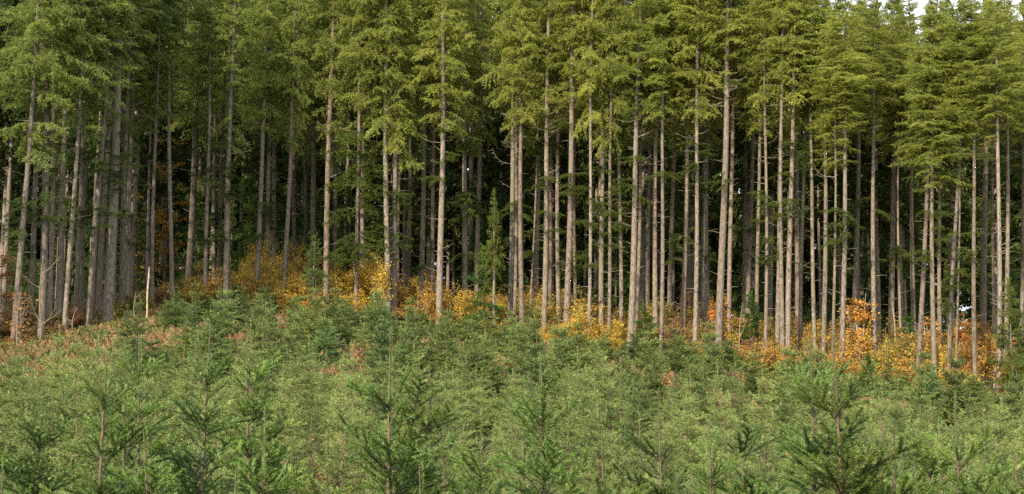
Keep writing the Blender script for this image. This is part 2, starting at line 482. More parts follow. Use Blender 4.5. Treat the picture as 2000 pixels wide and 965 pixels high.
# ------------------------------------------------------------------ the tall firs
# px at base, visible base y, px higher up, that y, width in px, moss 0..1, first green bough y, dead limbs, [low green bough y's], row
T = [
 (26, 688, 60, 164, 13, .25, 215, 1, [400, 455], 0), (60, 590, 71, 283, 12, .2, 240, 0, [], 2), (80, 660, 97, 97, 16, .2, 180, 2, [], 0),
 (97, 627, 108, 97, 12, .2, 180, 0, [330], 1), (114, 612, 134, 112, 14, .2, 170, 0, [240], 1), (125, 660, 160, 67, 10, .35, 240, 1, [410], 0),
 (149, 560, 157, 246, 10, .2, 230, 0, [410], 3), (161, 556, 168, 246, 8, .2, 210, 0, [], 3), (173, 642, 205, 112, 13, .25, 120, 1, [], 0),
 (195, 563, 209, 246, 12, .2, 210, 0, [], 2), (209, 641, 234, 37, 21, .3, 40, 7, [], 0), (222, 590, 236, 200, 9, .2, 210, 0, [], 3),
 (239, 586, 252, 127, 12, .3, 130, 3, [], 1), (250, 578, 263, 149, 9, .5, 170, 1, [], 2), (257, 541, 270, 209, 10, .2, 200, 0, [], 3),
 (298, 563, 307, 172, 8, .3, 200, 1, [330], 1), (290, 552, 295, 200, 7, .2, 200, 0, [], 3), (336, 575, 333, 138, 9, .4, 140, 2, [], 1),
 (366, 575, 379, 276, 14, .2, 260, 0, [370], 3), (400, 580, 405, 164, 9, .35, 180, 2, [], 0), (429, 534, 440, 172, 10, .3, 190, 0, [], 3),
 (418, 534, 423, 224, 8, .2, 230, 0, [], 4), (441, 590, 457, 67, 13, .35, 215, 4, [], 0), (499, 584, 516, 194, 11, .3, 210, 1, [], 0),
 (521, 578, 530, 246, 9, .8, 240, 0, [], 1), (534, 552, 541, 201, 10, .8, 230, 0, [], 2), (552, 588, 566, 261, 10, .3, 265, 2, [], 0),
 (577, 515, 577, 250, 9, .2, 240, 0, [], 4), (596, 515, 598, 250, 8, .2, 240, 0, [], 5), (613, 500, 617, 172, 12, .3, 170, 0, [], 3),
 (637, 603, 646, 224, 13, .3, 235, 6, [], 0), (654, 537, 652, 290, 10, .3, 270, 0, [], 3), (696, 600, 699, 216, 9, .4, 190, 0, [270, 300, 330, 352, 380, 405, 455, 480, 500], 0),
 (710, 575, 711, 300, 10, .4, 240, 0, [300, 345, 380, 470], 1), (758, 612, 756, 240, 12, 1.0, 230, 0, [], 0), (769, 618, 769, 150, 15, .35, 245, 1, [], 0),
 (778, 552, 782, 350, 7, .4, 240, 0, [385, 480], 2), (797, 522, 799, 290, 9, .3, 240, 0, [], 4), (821, 560, 828, 209, 12, .8, 210, 0, [520], 1),
 (847, 578, 849, 216, 9, .4, 220, 1, [415, 470], 2), (858, 631, 863, 134, 14, .35, 240, 5, [255, 305, 350], 0), (907, 567, 910, 186, 12, .4, 230, 2, [], 1),
 (931, 552, 935, 300, 11, .3, 260, 0, [390, 420], 3), (995, 622, 1004, 187, 12, .45, 200, 9, [410], 0), (1020, 636, 1019, 231, 11, .3, 230, 1, [400], 0),
 (1005, 590, 1009, 300, 8, .6, 240, 0, [], 2), (1036, 597, 1042, 410, 5, .6, 250, 0, [], 2), (1062, 606, 1071, 120, 12, .45, 180, 9, [], 0),
 (1047, 575, 1049, 300, 12, .2, 240, 0, [], 4), (1092, 606, 1090, 231, 10, .6, 230, 3, [], 1), (1073, 590, 1075, 330, 9, .2, 250, 0, [], 4),
 (1105, 651, 1117, 134, 14, .2, 205, 1, [], 0), (1125, 597, 1124, 395, 8, .8, 250, 0, [450, 490, 525], 3), (1149, 643, 1155, 216, 8, .5, 215, 0, [400, 425, 490, 520], 0),
 (1175, 642, 1175, 209, 11, .75, 215, 2, [330, 395], 1), (1189, 644, 1198, 149, 8, .6, 225, 0, [345, 370, 395, 430, 470], 0), (1213, 634, 1210, 298, 9, .75, 240, 1, [385, 440], 2),
 (1231, 669, 1249, 112, 14, .25, 190, 9, [], 0), (1243, 627, 1247, 420, 8, .5, 240, 0, [], 2), (1266, 567, 1266, 380, 9, .2, 240, 0, [480], 4),
 (1280, 619, 1284, 246, 12, .5, 240, 3, [], 1), (1291, 669, 1296, 201, 9, .35, 205, 1, [345], 0), (1308, 619, 1313, 388, 10, .4, 240, 0, [475, 500], 3),
 (1334, 619, 1340, 224, 11, .5, 235, 2, [465], 1), (1357, 639, 1364, 142, 10, .4, 180, 4, [280, 300, 325], 0), (1370, 597, 1375, 320, 9, .7, 250, 0, [], 3),
 (1381, 634, 1383, 320, 11, .65, 240, 0, [], 2), (1404, 662, 1419, 123, 16, .25, 128, 9, [], 0), (1425, 638, 1430, 238, 10, .5, 210, 3, [], 1),
 (1461, 597, 1465, 388, 10, .3, 240, 0, [460, 490], 4), (1478, 657, 1481, 336, 9, .5, 250, 1, [420], 1), (1494, 672, 1494, 134, 8, .4, 180, 1, [380, 470], 0),
 (1517, 664, 1521, 373, 11, .85, 250, 0, [], 2), (1529, 687, 1529, 142, 10, .4, 195, 2, [], 0), (1539, 701, 1549, 164, 12, .3, 215, 1, [345], 0),
 (1557, 634, 1558, 373, 11, .2, 240, 0, [], 4), (1564, 672, 1572, 186, 9, .6, 250, 1, [], 1), (1592, 676, 1583, 388, 9, .85, 240, 0, [], 1),
 (1608, 680, 1611, 246, 11, .65, 250, 1, [300, 330], 1), (1626, 687, 1627, 336, 7, .5, 320, 0, [420, 470], 0), (1643, 712, 1650, 201, 12, .3, 210, 2, [430, 455], 0),
 (1669, 567, 1671, 400, 12, .5, 240, 0, [400], 5), (1709, 676, 1708, 201, 11, .75, 215, 2, [410], 1), (1741, 656, 1741, 300, 13, .5, 290, 0, [], 3),
 (1760, 649, 1756, 306, 6, .6, 250, 0, [480, 495, 505], 2), (1786, 634, 1782, 261, 10, .5, 250, 1, [], 3), (1792, 716, 1816, 239, 11, .3, 250, 2, [], 0),
 (1826, 712, 1825, 418, 11, .4, 300, 0, [455, 510], 0), (1836, 656, 1836, 261, 9, .7, 260, 2, [], 2), (1855, 703, 1873, 301, 10, .3, 205, 0, [460, 520, 560, 580], 0),
 (1866, 709, 1870, 450, 5, .4, 280, 0, [500], 0), (1906, 741, 1902, 239, 10, .3, 240, 1, [290], 0), (1921, 650, 1922, 400, 15, .2, 250, 0, [], 5),
 (1940, 690, 1940, 400, 7, .4, 260, 0, [], 2), (1950, 710, 1948, 224, 11, .3, 230, 1, [], 0), (1965, 702, 1965, 418, 10, .4, 270, 0, [], 1), (1993, 670, 1995, 300, 10, .3, 270, 0, [], 3),
]
LANDMARKS = [(288, 'pale broken snag'), (209, 'thickest trunk at left'), (758, 'yellow moss-crusted trunk'), (610, 'bluish young fir'),
             (948, 'dark green young fir'), (1680, 'bright orange maple'), (1404, 'trunk ringed with dead stubs')]
T.sort(key=lambda a: a[0])
xs_t = [a[0] for a in T]


def place_words(px):
    if abs(px - 209) < 1: return 'standing at the edge of the shaded left corner'
    if abs(px - 758) < 1: return 'pressed against a stout neighbour amid yellow shrubs'
    if abs(px - 1404) < 1: return 'standing right of the forest centre'
    best = None
    i = xs_t.index(px)
    for lx, nm in LANDMARKS:
        k = sum(1 for x in xs_t if min(px, lx) < x < max(px, lx)) + 1
        if best is None or k < best[0]: best = (k, nm, 'left' if px < lx else 'right')
    for k, nm, sd in ((i + 1, 'left picture edge', 'from'), (len(xs_t) - i, 'right picture edge', 'from')):
        if k < best[0]: best = (k, nm, sd)
    o = ['', 'first', 'second', 'third', 'fourth', 'fifth', 'sixth', 'seventh', 'eighth', 'ninth', 'tenth', 'eleventh', 'twelfth', 'thirteenth'][best[0]]
    if best[2] == 'from': return f'{o} trunk from the {best[1]}'
    return f'{o} trunk {best[2]} of the {best[1]}'


def trunk_mesh(r, pts, rad, stubs, z0, z1):
    t = Geo()
    pts = np.asarray(pts, float)
    n = len(pts)
    t.tube(pts, rad, 10)
    for _ in range(stubs):                                   # short broken knots on the bark
        z = r.uniform(z0, z1)
        p = np.array([np.interp(z, pts[:, 2], pts[:, i]) for i in range(3)])
        rr = np.interp(z, pts[:, 2], rad)
        a = r.uniform(0, 6.28)
        d = np.array([math.cos(a), math.sin(a), r.uniform(-0.1, 0.5)])
        l = rr + (r.uniform(0.03, 0.2) if r.random() < 0.65 else r.uniform(0.2, 0.7))
        t.tube([p + d * rr * 0.6, p + d * (rr + l) * 0.5 + [0, 0, 0.02 * l], p + d * l], [0.018, 0.011, 0.006], 4)
    return t.build('trunk', [M_BARK], smooth=True)


def trunk_curve(r, base, lean, H, wob=0.05):
    z = np.concatenate([[-0.4, 0, 0.25, 0.7], np.linspace(1.5, H, 15)])
    ph, ph2 = r.uniform(0, 6.28, 2)
    x = lean[0] * z + wob * np.sin(z * 0.35 + ph) - wob * math.sin(ph)
    y = lean[1] * z + wob * np.sin(z * 0.3 + ph2) - wob * math.sin(ph2)
    return np.stack([x, y, z], -1)


def trunk_radii(pts, r_low, H):
    z = pts[:, 2]
    return r_low * (np.clip(1 - z / (H + 0.5), 0.03, 1) ** 0.62) * (1 + 0.5 * np.exp(-np.maximum(z, 0) / 0.4)) * 1.02


def crown_tint(px, r):
    """how yellow or how deep a green this tree's needles are"""
    k = r.uniform(-0.27, 0.11)
    yel = np.clip((px - 330) / 600, 0.0, 1.0) * r.uniform(0.5, 1.05)  # crowns at left duller and less yellow: that corner's shade put into the colour
    return (0.775 + 0.235 * yel + k, 0.83 + 0.12 * yel + k, 0.80 - 0.02 * yel + k, 0.2)


def add_tree(px, by, ux, uy, wpx, moss, gy_, ndead, lows, row, label, r):
    D = float(edge_at(px)) + row * 2.6 + r.uniform(-0.4, 0.4)
    X = at(px, by, D)[0]
    z0 = gz(X, D)
    # where the trunk would meet the ground: follow its line down
    pu = at(ux, uy, D)
    lean_x = (pu[0] - X) / (pu[2] - at(px, by, D)[2])
    X = X + lean_x * (z0 - at(px, by, D)[2])
    lean = (lean_x, r.normal(0, 0.008))
    top_y = (-240 + r.normal(0, 60)) if px < 1560 else (r.uniform(-70, 15) if px > 1600 else -110)
    if wpx < 7.5: top_y = max(top_y, 40)
    H = at(px, top_y, D)[2] - z0
    gy_ += max(0, r.normal(12, 30))
    if not lows and row <= 3 and r.random() < (0.95 if px < 330 else 0.75):
        lows = [gy_ + 15 + (490 - gy_) * r.random() ** 1.5 for _ in range(int(r.integers(2, 7)))]
    zg = at(px, gy_, D)[2] - z0                              # first green bough
    name = 'fir_tree'
    root = empty(name, (X, D, z0), label, 'tree', 'tall firs along the forest edge')
    pts = trunk_curve(r, None, lean, H)
    rad = trunk_radii(pts, wpx * D / F_PX / 2 * 0.96, H)
    b = r.normal(0, 0.13)
    warm = r.uniform(-0.04, 0.05)
    put('trunk', trunk_mesh(r, pts, rad, int(r.integers(26, 50)), 2.0, zg + 1), root, color=(1.02 + b + warm, 1.0 + b, 0.98 + b - warm, moss))

    def on(z):
        return np.array([np.interp(z, pts[:, 2], pts[:, i]) for i in range(3)]), float(np.interp(z, pts[:, 2], rad))
    p, _ = on(zg)
    Lc = H - zg
    s = np.clip((0.92 + 0.012 * (wpx - 10) * 3) * r.uniform(0.88, 1.12), 0.55, 1.3)
    ax = unit(np.array([lean[0], lean[1], 1.0]))
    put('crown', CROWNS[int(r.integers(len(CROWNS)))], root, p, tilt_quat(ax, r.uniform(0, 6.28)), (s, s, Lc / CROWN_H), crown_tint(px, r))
    for y in lows:
        z = at(px, y, D)[2] - z0
        n = 2 if px > 680 and px < 715 else int(r.integers(1, 3))
        for _ in range(n + 2):
            zz = z + r.normal(0, 0.22)
            p, rr = on(zz)
            a = math.radians(r.choice([r.uniform(-70, 20), r.uniform(160, 250), r.uniform(230, 310)]))
            L, me = BOUGHS[int(r.integers(len(BOUGHS)))]
            sc = r.uniform(0.75, 1.35) * (1.3 if 680 < px < 715 else 0.78) * 1.2 / L
            put('bough', me, root, p, quat(rotz(a) @ roty(math.radians(r.uniform(-18, 10)))), (sc, sc, sc), crown_tint(px, r))
    for _ in range(int(ndead * 1.5) + int(r.integers(0, 3))):
        zz = zg - abs(r.normal(0, 0.8 if ndead < 4 else 1.9)) + 0.5
        p, rr = on(zz)
        a = math.radians(r.choice([r.uniform(-50, 30), r.uniform(150, 230), r.uniform(230, 310)]))
        sc = r.uniform(0.35, 0.85) * (1.7 if wpx > 20 else 1)
        put('dead_limb', DEAD[int(r.integers(10))], root, p + rr * 0.6 * np.array([math.cos(a), math.sin(a), 0]),
            quat(rotz(a) @ roty(math.radians(r.uniform(0, 25) + (20 if wpx > 20 else 0)))), (sc, sc, sc), color=(1, 1, 1, 0.5))
    return root


rt = np.random.default_rng(21)
TREE_XY = []
for a in T:
    px, by, ux, uy, wpx, moss, gy_, nd, lows, row = a
    look = 'stout' if wpx >= 13 else ('slender' if wpx <= 8 else 'tall')
    if moss >= 0.75: look += ' moss-streaked'
    elif nd >= 5: look += ' dead-limbed'
    elif len(lows) >= 3: look += ' low-boughed'
    elif row >= 3: look += ' shaded brown'
    elif abs(ux - px) / (by - uy) > 0.04: look += ' right-leaning'
    else: look += ' straight-stemmed'
    o = add_tree(*a, f'{look} fir, {place_words(px)}', rt)
    TREE_XY.append((o.location.x, o.location.y))

# trees of the same edge that stand outside the photograph, left and right
def shared_trunk(r):
    pts = trunk_curve(r, None, (r.normal(0.02, 0.008), r.normal(0, 0.01)), 24.0, 0.06)
    return pts, trunk_mesh(r, pts, trunk_radii(pts, 0.21, 24.0), 14, 3, 15)


SHARED = [shared_trunk(rt) for _ in range(6)]


def sky_gap(x, y):
    return y > 78 and any(abs(px_of(x, y) - c) < r_ for c, r_ in ((338, 5), (852, 13), (1448, 11), (1888, 18), (722, 16)))


def back_tree(x, y, H, zg, kind, label, group, r, fat=1.0, tint=None):
    root = empty('fir_tree', (x, y, gz(x, y)), label, 'tree', group)
    pts, me = SHARED[int(r.integers(6))]
    k = H / 24.0
    b = r.normal(0, 0.08)
    put('trunk', me, root, scale=(fat, fat, k), color=(1.15 + b, 1.15 + b, 1.15 + b, r.uniform(0.2, 0.6)))  # bark colour lifted in place of ambient light inside the wood
    z = zg / k
    p = np.array([np.interp(z, pts[:, 2], pts[:, i]) for i in range(3)]) * [fat, fat, k]
    bank, h0 = {'far': (CROWNS_FAR, CROWN_H), 'low': (CROWNS_LOW, 16.0), 'edge': (CROWNS, CROWN_H)}[kind]
    s = r.uniform(0.9, 1.2)
    ax = unit(np.array([pts[-1, 0] * fat, pts[-1, 1] * fat, H]))
    put('crown', bank[int(r.integers(len(bank)))], root, p, tilt_quat(ax, r.uniform(0, 6.28)), (s, s, (H - zg) / h0), tuple(c * (1 if kind == 'edge' else 0.68) for c in crown_tint(px_of(x, y), r)[:3]) + (0.2,))  # inner and far-side crowns dimmed in colour to paint the shade inside the wood
    return root


def far_enough(x, y, lst, d):
    return all((x - a) ** 2 + (y - b) ** 2 > d * d for a, b in lst)


EDGE_LABEL = 'fir of the forest edge standing outside the picture'
for k in range(44):                                          # left: the edge curves towards the camera and shades the left corner
    y = 26 + k * 0.72
    x = min(-0.414 * y - 3.5, -18.5 + math.tan(SUN_AZ) * (62 - y) * 0.9) - rt.uniform(0, 8)
    if far_enough(x, y, TREE_XY, 2.0):
        TREE_XY.append((x, y))
        back_tree(x, y, rt.uniform(18, 22), rt.uniform(3.0, 7), 'edge', EDGE_LABEL + ' on the left', 'firs beyond the left edge', rt, rt.uniform(0.8, 1.25))
for k in range(16):
    x, y = rt.uniform(24.5, 38), rt.uniform(52, 72)
    if x > 0.414 * y + 1.2 and far_enough(x, y, TREE_XY, 2.2):
        TREE_XY.append((x, y))
        back_tree(x, y, rt.uniform(19, 23), rt.uniform(8, 11), 'edge', EDGE_LABEL + ' on the right', 'firs beyond the right edge', rt, rt.uniform(0.8, 1.2))

# the forest behind the front rows
n_back = 0
tries = 0
while n_back < 100 and tries < 6000:
    tries += 1
    y = rt.uniform(66, 116)
    x = rt.uniform(-0.46, 0.46) * y
    px = px_of(x, y)
    if sky_gap(x, y) or y < float(edge_at(px)) + 7 or not far_enough(x, y, TREE_XY, 2.7): continue
    TREE_XY.append((x, y))
    n_back += 1
    el = 700 + rt.uniform(60, 240) if px < 1560 else 690 + rt.uniform(-40, 60)
    H = ZC + el / F_PX * y - gz(x, y)
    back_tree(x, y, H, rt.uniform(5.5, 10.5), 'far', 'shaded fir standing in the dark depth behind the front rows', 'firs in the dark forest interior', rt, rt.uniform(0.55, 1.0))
for k in range(84):                                          # the far side of the wood, green nearly to the ground
    y = 122 + rt.uniform(-5, 9)
    x = (-0.47 + 0.94 * (k + rt.uniform(0.2, 0.8)) / 84) * y
    px = px_of(x, y)
    if sky_gap(x, y): continue
    el = 700 + rt.uniform(20, 200) if px < 1560 else 690 + rt.uniform(-50, 30)
    H = ZC + el / F_PX * y - gz(x, y)
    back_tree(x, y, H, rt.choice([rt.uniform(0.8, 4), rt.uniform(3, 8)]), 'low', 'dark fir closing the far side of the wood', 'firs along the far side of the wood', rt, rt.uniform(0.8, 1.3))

wood = Geo()
arrs = []
for k in range(3):
    c0 = crown('tmp', r0, 16.0, 3.2, BR_FAR[-4:], whorl=1.0, per=5, sparse_bottom=0.05, peak=0.2)
    n_ = len(c0.vertices); co = np.zeros(n_ * 3, np.float32); c0.vertices.foreach_get('co', co)
    lv = np.zeros(len(c0.loops), np.int32); c0.loops.foreach_get('vertex_index', lv)
    tt_ = np.zeros(n_, np.float32); c0.attributes['tint'].data.foreach_get('value', tt_)
    mi_ = np.zeros(len(c0.polygons), np.int32); c0.polygons.foreach_get('material_index', mi_)
    arrs.append((co.reshape(-1, 3).astype(float), lv.reshape(-1, 4), tt_.astype(float), mi_))
    bpy.data.meshes.remove(c0)
for k in range(110):
    y = rt.uniform(138, 190)
    x = (-0.48 + 0.96 * (k + rt.uniform(0, 1)) / 110) * y
    if sky_gap(x, y): continue
    wood.put(arrs[k % 3], rotz(rt.uniform(0, 6.28)), np.array([1.3, 1.3, rt.uniform(1.1, 1.6)]), (x, y, gz(x, y) + rt.uniform(-1, 1.5)))
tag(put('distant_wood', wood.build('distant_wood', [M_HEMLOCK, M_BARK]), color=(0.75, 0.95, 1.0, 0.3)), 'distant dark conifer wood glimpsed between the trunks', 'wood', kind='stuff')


# ------------------------------------------------------------------ young conifers, snags
def young_tree(px, by, top_y, D, wid, label, cat='tree', tint=(0.85, 1, 0.9, 1), name='young_fir', zlow=0.15, r=rt, lean=0.0):
    p = at(px, by, D)
    X, z0 = p[0], gz(p[0], D)
    H = at(px, top_y, D)[2] - z0
    root = empty(name, (X, D, z0), label, cat, 'young conifers at the forest foot')
    t = Geo()
    z = np.linspace(-0.3, H * 0.98, 10)
    t.tube(np.stack([lean * z + 0.02 * np.sin(z * 2), 0.02 * np.cos(z * 1.7), z], -1), np.linspace(0.045 + 0.008 * H, 0.006, 10), 7)
    put('trunk', t.build('trunk', [M_BARK], smooth=True), root, color=(1, 1, 1, 0.5))
    Lc = H * (1 - zlow)
    s = wid / 1.15
    put('crown', YOUNG[int(r.integers(4))], root, (lean * H * zlow, 0, H * zlow), tilt_quat(unit(np.array([lean, 0, 1.0])), r.uniform(0, 6)), (s, s, Lc / YOUNG_H), tint)
    return root


young_tree(612, 606, 462, 63.0, 0.85, 'bluish young fir with thin crown among yellow shrubs', tint=(1.25, 1.25, 1.7, 1), zlow=0.38)
young_tree(946, 612, 486, 62.0, 1.35, 'dark green young fir with spreading boughs at forest foot', tint=(0.7, 1.0, 0.9, 1), zlow=0.05)
young_tree(965, 630, 372, 61.5, 0.62, 'tall spindly young fir with bare lower stem', tint=(1.25, 1.1, 0.9, 1), zlow=0.42, name='young_fir')
young_tree(1258, 672, 598, 57.5, 1.0, 'dark bushy young fir under the dead-limbed trunk', tint=(0.7, 1.0, 0.9, 1), zlow=0.03)
young_tree(1467, 662, 572, 60.5, 1.15, 'dark young hemlock in the gap right of the stub-ringed trunk', tint=(0.65, 0.95, 0.9, 1), zlow=0.05, name='young_hemlock')
young_tree(1775, 706, 622, 57.5, 1.3, 'dark green young fir between orange shrubs near leaning trunk', tint=(0.7, 1.0, 0.9, 1), zlow=0.03)
young_tree(1976, 712, 548, 52.5, 1.0, 'ragged young hemlock with drooping boughs at right edge', tint=(1.2, 1.1, 1.0, 1), zlow=0.2, name='young_hemlock')
young_tree(1995, 712, 640, 55, 0.8, 'short dark fir crowding the right edge under the hemlock', tint=(0.7, 0.95, 0.9, 1), zlow=0.05)

for k in range(34):                                          # shade-grown hemlocks inside the wood
    for _ in range(40):
        y = rt.uniform(72, 112)
        x = rt.uniform(-0.43, 0.43) * y
        if y > float(edge_at(px_of(x, y))) + 9 and far_enough(x, y, TREE_XY, 1.6): break
    TREE_XY.append((x, y))
    root = empty('young_hemlock', (x, y, gz(x, y)), 'shade-grown young hemlock under the tall firs inside the wood', 'tree', 'young hemlocks inside the wood')
    H = rt.uniform(4.5, 10)
    pts, me = SHARED[int(rt.integers(6))]
    put('trunk', me, root, scale=(0.35, 0.35, H / 24), color=(1, 1, 1, 0.4))
    sc = rt.uniform(1.3, 1.9)
    put('crown', YOUNG[int(rt.integers(4))], root, (0, 0, H * 0.06), Quaternion((0, 0, 1), rt.uniform(0, 6.28)), (sc, sc, H * 0.95 / YOUNG_H), (0.75, 0.9, 0.85, 0.2))


def snag(px, by, ty, D, wpx, lean, label):
    p = at(px, by, D)
    z0 = gz(p[0], D)
    H = at(px, ty, D)[2] - z0
    t = Geo()
    z = np.linspace(-0.3, H, 9)
    rr = wpx * D / F_PX / 2 * np.linspace(1.15, 0.85, 9)
    rr[-1] *= 0.35
    t.tube(np.stack([lean * z + 0.015 * np.sin(3 * z), 0.01 * np.cos(2 * z), z], -1), rr, 8)
    for k in range(3):
        zz = H * rt.uniform(0.3, 0.9); a = rt.uniform(0, 6.28)
        t.tube([[lean * zz, 0, zz], [lean * zz + 0.15 * math.cos(a), 0.15 * math.sin(a), zz + 0.05]], [0.015, 0.006], 4)
    o = put('snag', t.build('snag', [M_DEAD], smooth=True), None, (p[0], D, z0), color=(1.2, 1.15, 1.0, 0.2) if px < 400 else (0.75, 0.7, 0.62, 0.3))
    return tag(o, label, 'snag', 'broken snags at the forest foot')


snag(286, 623, 521, 55.5, 3.5, 0.02, 'pale broken snag, barkless and upright on the left slope')
snag(1752, 668, 587, 60, 3.0, -0.04, 'short pale snag leaning left by a mossy trunk')
snag(1935, 712, 662, 54, 4, 0.14, 'low pale stick snag leaning right near the right edge')
snag(1240, 640, 548, 63, 3.5, 0.0, 'thin pale snag beside the dead-limbed trunk')
snag(1283, 640, 585, 62.5, 4, 0.0, 'short stub snag between two close trunks')
snag(603, 585, 520, 66, 4, 0.0, 'thin grey snag behind the bluish young fir')


# ------------------------------------------------------------------ autumn shrubs and maples
def shrub_meshes(r, H, W, stems, leaves, leaf=0.11):
    st, lf = Geo(), Geo()
    tips = []
    for k in range(stems):
        a = r.uniform(0, 6.28)
        rr = W * r.uniform(0.25, 1.0)
        hh = H * r.uniform(0.6, 1.0) * (1 - 0.25 * rr / W)
        t = np.linspace(0, 1, 6)
        pts = np.stack([rr * math.cos(a) * t ** 1.3 + 0.04 * np.sin(5 * t + k), rr * math.sin(a) * t ** 1.3 + 0.04 * np.cos(4 * t + k), -0.1 + (hh + 0.1) * t], -1)
        st.tube(pts, np.linspace(0.016, 0.004, 6), 5)
        tips.append(pts)
        for j in range(3):
            q = r.uniform(0.3, 0.9)
            p0 = np.array([np.interp(q, t, pts[:, i]) for i in range(3)])
            d = np.array([r.normal(0, 1), r.normal(0, 1), r.uniform(0.1, 0.8)]); d = unit(d) * r.uniform(0.25, 0.55) * min(1, H / 2)
            tw = np.array([p0, p0 + d * 0.5, p0 + d])
            st.tube(tw, [0.008, 0.006, 0.003], 4)
            tips.append(tw)
    per = leaves // len(tips)
    for pts in tips:
        q = r.uniform(0.25, 1.0, per) if len(pts) > 3 else r.uniform(0.1, 1.05, per)
        tt = np.linspace(0, 1, len(pts))
        P = np.stack([np.interp(q, tt, pts[:, i]) for i in range(3)], -1) + r.normal(0, 0.10, (per, 3)) * [1, 1, 0.6]
        D = r.normal(0, 1, (per, 3)); D[:, 2] = D[:, 2] * 0.35 - 0.25
        N = r.normal(0, 0.45, (per, 3)) + np.array([0, 0, 1.0])
        L = leaf * r.uniform(0.6, 1.3, per)
        lf.blades(P, D, N, L, L * r.uniform(0.6, 0.95, per), np.clip(0.5 + r.normal(0, 0.16) + r.normal(0, 0.2, per), 0, 1), belly=0.5)
    return st.build('stems', [M_STEM], smooth=True), lf.build('leaves', [M_LEAF])


SHRUBS = [shrub_meshes(rt, rt.uniform(1.7, 2.4), rt.uniform(0.8, 1.2), int(rt.integers(10, 15)), 2700, 0.078) for _ in range(6)]
BARE = [shrub_meshes(rt, 1.2, 0.8, 16, 260, 0.07) for _ in range(3)]
COLS = {'yellow': ((0.58, 0.42, 0.07), (0.68, 0.50, 0.08)), 'golden': ((0.46, 0.285, 0.065), (0.56, 0.36, 0.075)), 'orange': ((0.46, 0.225, 0.06), (0.54, 0.27, 0.07)),
        'rusty': ((0.27, 0.145, 0.07), (0.36, 0.20, 0.09)), 'olive': ((0.24, 0.24, 0.05), (0.34, 0.32, 0.06)), 'reddish': ((0.26, 0.13, 0.08), (0.32, 0.17, 0.10))}
SHRUB_LABEL = {'yellow': 'yellow-leaved shrub in the thicket under the firs', 'golden': 'golden-leaved shrub in the thicket under the firs',
               'orange': 'orange-leaved shrub in the thicket under the firs', 'rusty': 'rust-brown shrub in the brush under the firs',
               'olive': 'olive-yellow shrub turning colour under the firs', 'reddish': 'bare twiggy reddish bush on the shaded left slope'}


def add_shrub(x, y, col, s, sz, bank=SHRUBS):
    st, lf = bank[int(rt.integers(len(bank)))]
    root = empty('shrub', (x, y, gz(x, y)), SHRUB_LABEL[col], 'shrub', f'{col} shrubs under the firs')
    q = Quaternion((0, 0, 1), rt.uniform(0, 6.28))
    lo, hi = COLS[col]
    k = rt.uniform(0, 1)
    c = tuple((lo[i] + (hi[i] - lo[i]) * k) for i in range(3)) + (1,)
    put('stems', st, root, rot=q, scale=(s, s, sz), color=(0.7, 0.6, 0.5, 0.2))
    put('leaves', lf, root, rot=q, scale=(s, s, sz), color=c)


def shrub_zone(px, depth):
    """colour and height of the thicket along the forest foot"""
    if px < 60: return rt.choice(['orange', 'rusty', 'rusty', 'olive']), 0.5
    if px < 330: return rt.choice(['rusty', 'reddish', 'olive', 'rusty', 'olive']), 0.5
    if px < 470: return rt.choice(['golden', 'olive', 'yellow', 'yellow', 'rusty']), 0.75
    if px < 760: return rt.choice(['yellow', 'golden', 'yellow', 'yellow', 'golden']), 1.2
    if px < 900: return rt.choice(['golden', 'yellow', 'yellow', 'golden', 'orange']), 0.95
    if px < 1100: return rt.choice(['yellow', 'golden', 'golden', 'olive', 'yellow']), 0.85
    if px < 1350: return rt.choice(['yellow', 'yellow', 'olive', 'golden', 'rusty']), 0.8
    if px < 1640: return rt.choice(['golden', 'rusty', 'yellow', 'golden', 'olive']), 0.88
    return rt.choice(['golden', 'golden', 'yellow', 'olive', 'orange', 'golden']), 0.95


n = 0
pts_s = []
tries = 0
while n < 325 and tries < 5000:
    tries += 1
    px = rt.uniform(-60, 2060)
    D = float(edge_at(px))
    dep = rt.uniform(-2.2, 8.0) if n < 275 else rt.uniform(7, 15)
    y = D + dep
    x = (px - 1000) / F_PX * y
    if not far_enough(x, y, pts_s, 0.56): continue
    col, hz = shrub_zone(px, dep)
    pts_s.append((x, y))
    n += 1
    if dep < -0.5: hz *= 0.6
    add_shrub(x, y, col, rt.uniform(0.8, 1.25), hz * rt.uniform(0.75, 1.35) * (1.25 if px > 400 else 1), BARE if col == 'reddish' else SHRUBS)


